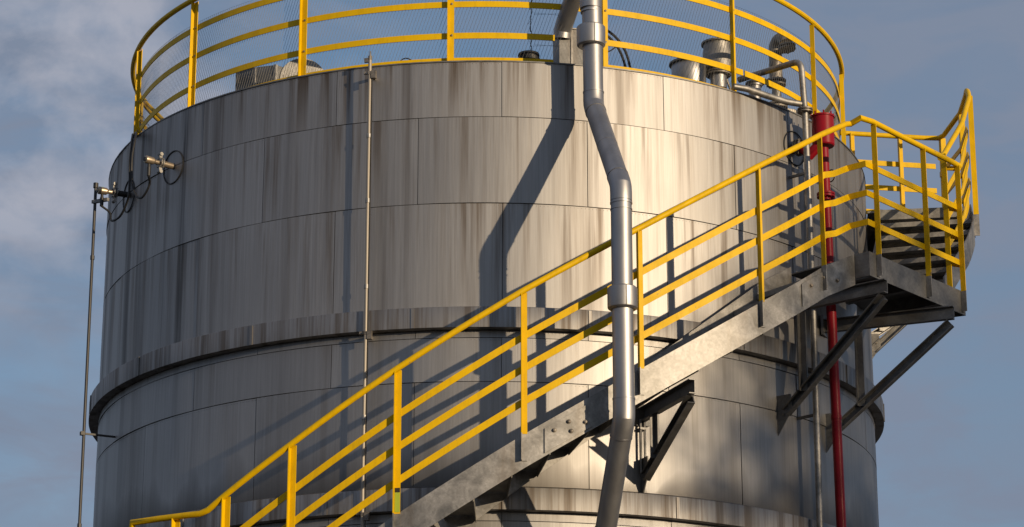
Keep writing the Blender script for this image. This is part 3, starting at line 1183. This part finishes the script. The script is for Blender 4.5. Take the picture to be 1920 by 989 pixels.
gn = thing('gooseneck_vent', 'hooked gooseneck vent pipe with flanges standing behind the right railing', 'vent', cy(57, 3.5, 9.38), 'tank vents on the roof')
gx = cy(57.5, 3.46, 0)
gd = V((0.55, -0.83, 0)).normalized()


def gp(z, d=0.0):
    return V((gx.x, gx.y, z + Z0)) + gd * d


m = MB()
hook = [gp(10.06)] + [gp(10.33)] + [gp(10.38 + 0.085 * sin(a), 0.085 - 0.085 * cos(a)) for a in lin(0.0, pi * 0.93, 9)]
m.tube(hook, 0.068, 18)
m.build('hook', M_CAST, gn)
m = MB()
m.tube([gp(9.4), gp(10.10)], 0.048, 16)
m.build('riser', M_GALV, gn)
for z, d in ((10.365, 0.178), (10.335, 0.180)):
    m = MB()
    flange(m, gp(z, d), V((0.1, -0.05, -1)), 0.092, 0.016, 8)
    m.build('outlet_flange', M_CAST, gn)
for z, r in ((9.99, 0.10), (10.03, 0.10), (9.74, 0.11), (9.77, 0.11)):
    m = MB()
    flange(m, gp(z), UP, r, 0.018, 10)
    m.build('riser_flange', M_CAST, gn)

lc = thing('instrument_cap', 'small lidded instrument pot between the tall vent and the gooseneck', 'instrument', cy(48.5, 3.55, 9.38))
m = MB()
m.lathe(cy(48.2, 3.55, 9.4), UP, [(0, 0.06), (0.38, 0.06), (0.382, 0.075), (0.40, 0.075), (0.405, 0.095), (0.42, 0.095), (0.43, 0.05), (0.46, 0.03)], 20)
m.build('pot', M_PIPE, lc)

ip = thing('insulated_pipe', 'pale insulated pipe lying across the roof behind the far right posts', 'pipe', cy(63, 3.4, 9.6))
for a, b, r in ((cy(58, 3.45, 9.74), cy(66.5, 3.74, 9.78), 0.035), (cy(56.5, 3.5, 9.63), cy(60.5, 3.62, 9.56), 0.045)):
    m = MB()
    m.tube([a, b], r, 12)
    m.build('pipe_run', M_PALE, ip)

rc = thing('roof_cables', 'loose black cables arching over the rim right of the downpipe', 'cable', cy(21, 3.5, 9.4))
for dz, dp_ in ((0, 0), (0.03, 0.8)):
    m = MB()
    m.tube(bend(cy(17.2 + dp_, 3.45, 10.02 + dz), cy(21.5 + dp_, 3.45, 10.0 + dz), cy(23.6 + dp_, 3.45, 9.3), 0.36, 9) + [cy(24.2 + dp_, 3.45, 9.36)], 0.013, 8)
    m.build('cable', M_BLACK, rc)
m = MB()
m.tube(bend(cy(18.3, 3.45, 9.77), cy(19.8, 3.45, 9.78), cy(22.4, 3.45, 9.96), 0.1, 5), 0.007, 6)
m.build('tie_wire', M_BLACK, rc)
rc2 = MB()
rc2.tube(bend(cy(-14.3, 3.6, 9.50), cy(-12.6, 3.6, 9.70), cy(-10.6, 3.6, 9.50), 0.20, 8), 0.006, 6)
o = rc2.build('loop_cable', M_BLACK)
o['label'], o['category'] = 'thin black cable loop showing above the rim right of the slim conduit', 'cable'

# ------------------------------------------------------------------ slim conduit on the front of the tank
cp = thing('conduit_pole', 'slim vertical conduit clamped to the front of the tank left of the downpipe', 'conduit', cy(-15.3, 4.14, -1.7))
m = MB()
zs = lin(-1.695, 9.40, 34)
m.tube([cy(-15.3 + 0.05 * noise.noise(V((z * 0.8, 0, 3))), 4.145, z) for z in zs], 0.0165, 10)
m.build('tube', M_ZINC, cp)
m = MB()
m.tube([cy(-14.97 + 0.12 * noise.noise(V((z * 0.9, 5, 3))), 4.15, z) for z in lin(4.0, 9.25, 30)], 0.0055, 6)
m.build('wire', M_BLACK, cp)
for z in (9.27, 6.76, 5.10, 2.5, 0.0):
    m = MB()
    m.box(cy(-15.3, 4.08, z), tangent(-15.3) * 0.012, radial(-15.3) * 0.085, V((0, 0, 0.014)))
    m.box(cy(-14.75, 4.15, z - 0.02), tangent(-15.3) * 0.022, radial(-15.3) * 0.018, V((0, 0, 0.038)))
    m.box(cy(-15.9, 4.13, z + 0.01), tangent(-15.3) * 0.018, radial(-15.3) * 0.012, V((0, 0, 0.012)))
    m.build('clamp', M_CAST, cp)
for z in (8.02, 7.2, 5.98, 8.65):
    m = MB()
    m.lathe(cy(-15.3, 4.145, z), UP, [(-0.02, 0.017), (-0.02, 0.022), (0.02, 0.022), (0.02, 0.017)], 10)
    m.build('coupling', M_GALV, cp)
m = MB()
m.lathe(cy(-15.3, 4.145, 9.40), UP, [(0, 0.018), (0.04, 0.02), (0.045, 0.008), (0.09, 0.006)], 8)
m.box(cy(-15.75, 4.145, 9.40), tangent(-15.3) * 0.022, radial(-15.3) * 0.012, V((0, 0, 0.02)))
m.build('tip', M_CAST, cp)

sc = thing('conduit_pair', 'short pair of thin conduits on the wall behind the bracket right of the downpipe', 'conduit', cy(20.3, 4.05, 5.5))
for p in (19.95, 20.5):
    m = MB()
    m.tube([cy(p, 4.05, 5.52), cy(p, 4.05, 6.02)], 0.012, 8)
    m.build('tube', M_GALV, sc)
m = MB()
m.box(cy(20.2, 4.04, 5.93), tangent(20) * 0.03, radial(20) * 0.035, V((0, 0, 0.01)))
m.build('clip', M_GALV, sc)

# ------------------------------------------------------------------ thin rod standing off the left side
lr = thing('lightning_rod', 'thin dark rod standing clear of the left side of the tank', 'rod', cy(-64.8, 4.32, -1.7))
m = MB()
m.tube([cy(-64.8, 4.32, -1.698), cy(-64.8, 4.32, 8.90)], 0.0155, 10)
m.build('rod', M_DARK, lr)
for z in (8.15, 5.45):
    m = MB()
    m.lathe(cy(-64.8, 4.32, z), UP, [(-0.02, 0.016), (-0.02, 0.022), (0.02, 0.022), (0.02, 0.016)], 10)
    m.build('coupling', M_DARK, lr)
m = MB()
m.lathe(cy(-64.8, 4.32, 8.88), UP, [(0, 0.016), (0, 0.026), (0.05, 0.026), (0.055, 0.01)], 10)
m.build('cap', M_BLACK, lr)
for z, r0 in ((6.36, 3.99), (2.6, 3.99)):
    m = MB()
    m.box(cy(-64.8, (r0 + 4.36) / 2, z), radial(-64.8) * ((4.36 - r0) / 2), tangent(-64.8) * 0.008, V((0, 0, 0.009)))
    m.box(cy(-64.8, 4.335, z), radial(-64.8) * 0.02, tangent(-64.8) * 0.022, V((0, 0, 0.018)))
    m.build('standoff_clamp', M_BLACK, lr)

# ------------------------------------------------------------------ two level sensors on the left


def sensor(label, phi, z, pipe_mat, length):
    t = thing('level_sensor', label, 'sensor', cy(phi, R, z), 'flanged level sensors on the left of the tank')
    rd, td = radial(phi), tangent(phi)
    c = cy(phi, R - 0.01, z)
    m = MB()
    m.tube([c, c + rd * (0.06 + length)], 0.030, 16)
    m.build('nozzle', pipe_mat, t)
    f0 = c + rd * (0.06 + length)
    for d in (0, 0.020):
        m = MB()
        flange(m, f0 + rd * d, rd, 0.052, 0.012, 6)
        m.build('flange', M_GALV, t)
    for s in (-1, 1):
        m = MB()
        q = f0 + rd * 0.02 + V((0, 0, s * 0.072))
        m.box(q, rd * 0.016, td * 0.012, V((0, 0, 0.024)))
        m.lathe(q + V((0, 0, s * 0.016)) - td * 0.024, td, [(0, 0.019), (0.048, 0.019)], 12)
        m.build('yoke', M_GALV, t)
    m = MB()
    h0 = f0 + rd * 0.035
    m.lathe(h0, rd, [(0, 0.022), (0.05, 0.022), (0.07, 0.036), (0.145, 0.039), (0.155, 0.036), (0.160, 0.026)], 20)
    hd = m.build('housing', M_BRASS, t)
    m = MB()
    m.lathe(h0 + rd * 0.161, rd, [(0, 0.022), (0.006, 0.022)], 16)
    m.build('face', M_BLACK, hd)
    m = MB()
    m.box(h0 + rd * 0.112 + V((0, 0, 0.036)) - td * 0.014, rd * 0.018, td * 0.012, V((0, 0, 0.006)))
    m.build('tag', M_GREEN, hd)
    m = MB()
    m.lathe(h0 + rd * 0.112 - V((0, 0, 0.04)), V((0, 0, -1)), [(0, 0.014), (0.03, 0.016), (0.032, 0.020), (0.12, 0.018), (0.125, 0.012)], 12)
    m.build('gland', M_BLACK, t)
    # open ring of trim where the sheet is cut round the nozzle
    m = MB()
    rr = 0.165
    pts = []
    for i in range(40):
        w = 2 * pi * i / 40
        pts.append(cy(phi + math.degrees(rr * cos(w) / R), R + 0.012, z - 0.01 + rr * sin(w)))
    m.tube(pts, 0.0065, 6, True)
    m.build('cutout_ring', M_BLACK, t)
    return h0 + rd * 0.112 - V((0, 0, 0.16))


s1 = sensor('level sensor with pale sunlit nozzle and an open black ring behind it', -49.6, 8.842, M_BRASS, 0.09)
s2 = sensor('level sensor with dark nozzle, joined to the thin rod at the left edge', -63.3, 8.82, M_BLACK, 0.09)


def cable(name, label, pts, r=0.0115):
    P_ = [V(p) for p in pts]
    out = []
    n = len(P_)
    for i in range(n - 1):
        p0, p1, p2, p3 = P_[max(0, i - 1)], P_[i], P_[i + 1], P_[min(n - 1, i + 2)]
        for k in range(7):
            t = k / 7
            out.append(0.5 * ((2 * p1) + (p2 - p0) * t + (2 * p0 - 5 * p1 + 4 * p2 - p3) * t * t + (3 * p1 - p0 - 3 * p2 + p3) * t ** 3))
    out.append(P_[-1])
    m = MB()
    m.tube(out, r, 8)
    o = m.build(name, M_BLACK)
    o['label'], o['category'] = label, 'cable'
    o['group'] = 'sensor cables on the left'
    return o


cable('sensor_cable', 'black cable looping from the rim to the right sensor with sunlit nozzle',
      [cy(-64, 3.97, 9.412), cy(-61, 4.03, 9.412), cy(-57.4, 4.13, 9.30), cy(-56.3, 4.2, 9.02), cy(-55.9, 4.2, 8.75), cy(-54.6, 4.2, 8.60), cy(-53.0, 4.2, 8.545),
       cy(-51.6, 4.2, 8.60), (cy(-50.9, 4.21, 8.66)), s1])
cable('sensor_cable', 'black cable drooping below the left sensor and rising to the rim',
      [cy(-65, 3.97, 9.412), cy(-62, 4.03, 9.412), cy(-58.2, 4.14, 9.30), cy(-56.6, 4.21, 9.0), cy(-56.4, 4.21, 8.75), cy(-56.7, 4.21, 8.60), cy(-58.5, 4.21, 8.485),
       cy(-60.4, 4.21, 8.468), cy(-62.2, 4.21, 8.50), cy(-63.1, 4.205, 8.60), s2])
sa = MB()
h = cy(-63.3, 4.26, 8.70)
sa.box((cy(-63.3, 4.235, 8.75) + cy(-64.9, 4.33, 8.72)) / 2, (cy(-64.9, 4.36, 8.74) - cy(-63.3, 4.24, 8.75)) / 2, V((0.01, 0.01, 0)), V((0, 0, 0.017)))
o = sa.build('rod_arm', M_STEEL, lr)

# ------------------------------------------------------------------ red foam riser and galvanised riser on the right
fr = thing('foam_riser', 'red fire foam pipe with a wide chamber at its top, right of the grey riser', 'fire pipe', cy(50.0, 4.3, -1.7))
RX = cy(48.95, 4.30, 0)


def rp(z, dr=0.0):
    p = 49.0 + (9.3 - z) * 0.24
    return cy(p, 4.30 + dr, z)


m = MB()
m.tube([rp(-1.698), rp(2), rp(5), rp(7), rp(8.97)], 0.047, 18)
m.build('riser', M_RED, fr)
m = MB()
m.lathe(rp(8.99), UP, [(0, 0.05), (0.0, 0.10), (0.012, 0.108), (0.29, 0.108), (0.292, 0.118), (0.31, 0.118), (0.315, 0.10)], 32)
m.build('chamber', M_RED, fr)
for i in range(8):
    w = 2 * pi * i / 8
    m = MB()
    m.lathe(rp(9.305) + V((cos(w) * 0.108, sin(w) * 0.108, 0)), UP, [(-0.02, 0.008), (0.022, 0.008)], 6)
    m.build('lid_bolt', M_RED, fr)
m = MB()
el = [rp(9.0, -0.02) - tangent(49) * 0.045, rp(8.92, -0.10) - tangent(49) * 0.075, cy(48.0, 4.1, 9.0), cy(47.9, 4.01, 9.01)]
m.tube(el, 0.05, 16)
m.build('branch', M_RED, fr)
for r in (4.05, 4.075):
    m = MB()
    flange(m, cy(47.9, r, 9.01), radial(47.9), 0.085, 0.016, 8)
    m.build('branch_flange', M_CAST, fr)
for z in (8.47, 8.495):
    m = MB()
    flange(m, rp(z), UP, 0.088, 0.018, 8)
    m.build('flange', M_RED, fr)
m = MB()
q = rp(8.70) + radial(49) * 0.03 + tangent(49) * 0.06
m.tube([rp(8.70), q], 0.018, 8)
m.tube([q + V((0, 0, 0.06)) * cos(w) + V((0.03, -0.045, 0)) * sin(w) for w in lin(0, 2 * pi * 15 / 16, 15)], 0.006, 6, True)
m.build('valve_handle', M_BLACK, fr)
for z in (8.10, 7.62, 6.3, 5.0):
    m = MB()
    m.lathe(rp(z), UP, [(-0.02, 0.048), (-0.02, 0.0515), (0.02, 0.0515), (0.02, 0.048)], 18)
    m.build('joint', M_RED, fr)
m = MB()
rr = 0.17
m.tube([cy(48.1 + math.degrees(rr * cos(2 * pi * i / 40) / R), R + 0.012, 9.02 + rr * sin(2 * pi * i / 40)) for i in range(40)], 0.006, 6, True)
m.build('cutout_ring', M_BLACK, fr)

gv = thing('galvanised_riser', 'grey galvanised riser that bends in over the right rim beside the red pipe', 'pipe', cy(46.8, 4.2, -1.7))
m = MB()
g_up = [cy(46.75, 4.22, -1.698), cy(46.85, 4.22, 5.2), cy(46.95, 4.22, 7.0), cy(46.9, 4.22, 8.3), cy(46.7, 4.22, 9.3)]
gt = cy(46.2, 4.22, 9.84)
m.tube(g_up + bend(cy(46.5, 4.22, 9.4), gt, V((2.49, -2.40, 9.84 + Z0)), 0.10, 6) + [V((2.49, -2.40, 9.84 + Z0))], 0.031, 16)
m.build('pipe', M_GALV, gv)
for z in (9.31, 9.335):
    m = MB()
    flange(m, cy(46.72, 4.22, z), UP, 0.075, 0.014, 6)
    m.build('flange', M_CAST, gv)
m = MB()
m.tube([cy(35.6, 4.03, 9.43), cy(37.5, 4.07, 9.425), cy(41.1, 4.09, 9.41), cy(44.5, 4.12, 9.405), cy(46.4, 4.19, 9.40)], 0.032, 14)
m.build('rim_pipe', M_GALV, gv)
for z in (8.7, 7.6, 6.3):
    m = MB()
    m.box(cy(46.9, 4.10, z), radial(46.9) * 0.11, tangent(46.9) * 0.012, V((0, 0, 0.012)))
    m.build('pipe_clip', M_STEEL, gv)

# ------------------------------------------------------------------ tall tree outside the picture, between the low sun and the lower right of the tank
TR = radial(43) * 50 + tangent(43) * 1.9
tree = thing('tree', 'tall broad leafy tree standing right of the camera, between the low sun and the tank', 'tree', (TR.x, TR.y, 0))
m = MB()
for a, b, c, ra, rb_ in ((V((0, 0, 0)), V((0.2, 0.1, 4.2)), V((0.1, 0.2, 9.5)), 0.42, 0.2),):
    vs = []
    m.lathe(TR + a, (b - a), [(0, 0.50), (0.5, 0.40), (4.2, 0.30)], 12)
    m.lathe(TR + b, (c - b), [(0, 0.30), (5.3, 0.14)], 10)
rt = random.Random(5)
for i in range(9):
    z = rt.uniform(4.2, 9.0)
    w = i * 2.4
    d = V((cos(w), sin(w), rt.uniform(0.5, 1.1))).normalized()
    m.lathe(TR + V((0.15, 0.12, z)), d, [(0, 0.13), (rt.uniform(2.2, 3.2), 0.035)], 7)
m.build('trunk', Mat('bark', **{'Base Color': (0.07, 0.05, 0.035, 1), 'Roughness': 0.9}).m, tree)
m = MB()
CR = TR + V((0, 0, 11.4))
n = 0
clumps = [V((rt.gauss(0, 1), rt.gauss(0, 1), rt.gauss(0, 1))).normalized() * rt.random() ** 0.4 for _ in range(150)]
while n < 5200:
    c = clumps[rt.randrange(len(clumps))]
    q = c + V((rt.gauss(0, 0.16), rt.gauss(0, 0.16), rt.gauss(0, 0.13)))
    if q.length > 1.04:
        continue
    p = CR + V((q.x * 4.1, q.y * 4.1, q.z * 6.0))
    a = V((rt.gauss(0, 1), rt.gauss(0, 1), rt.gauss(0, 1))).normalized()
    b = a.cross(V((rt.gauss(0, 1), rt.gauss(0, 1), rt.gauss(0, 1)))).normalized()
    L, W = rt.uniform(0.13, 0.24), rt.uniform(0.07, 0.12)
    m.add([p - a * L, p + b * W, p + a * L, p - b * W], [(0, 1, 2, 3)])
    n += 1
m.build('crown', Mat('leaves', **{'Base Color': (0.06, 0.09, 0.025, 1), 'Roughness': 0.6}).m, tree)
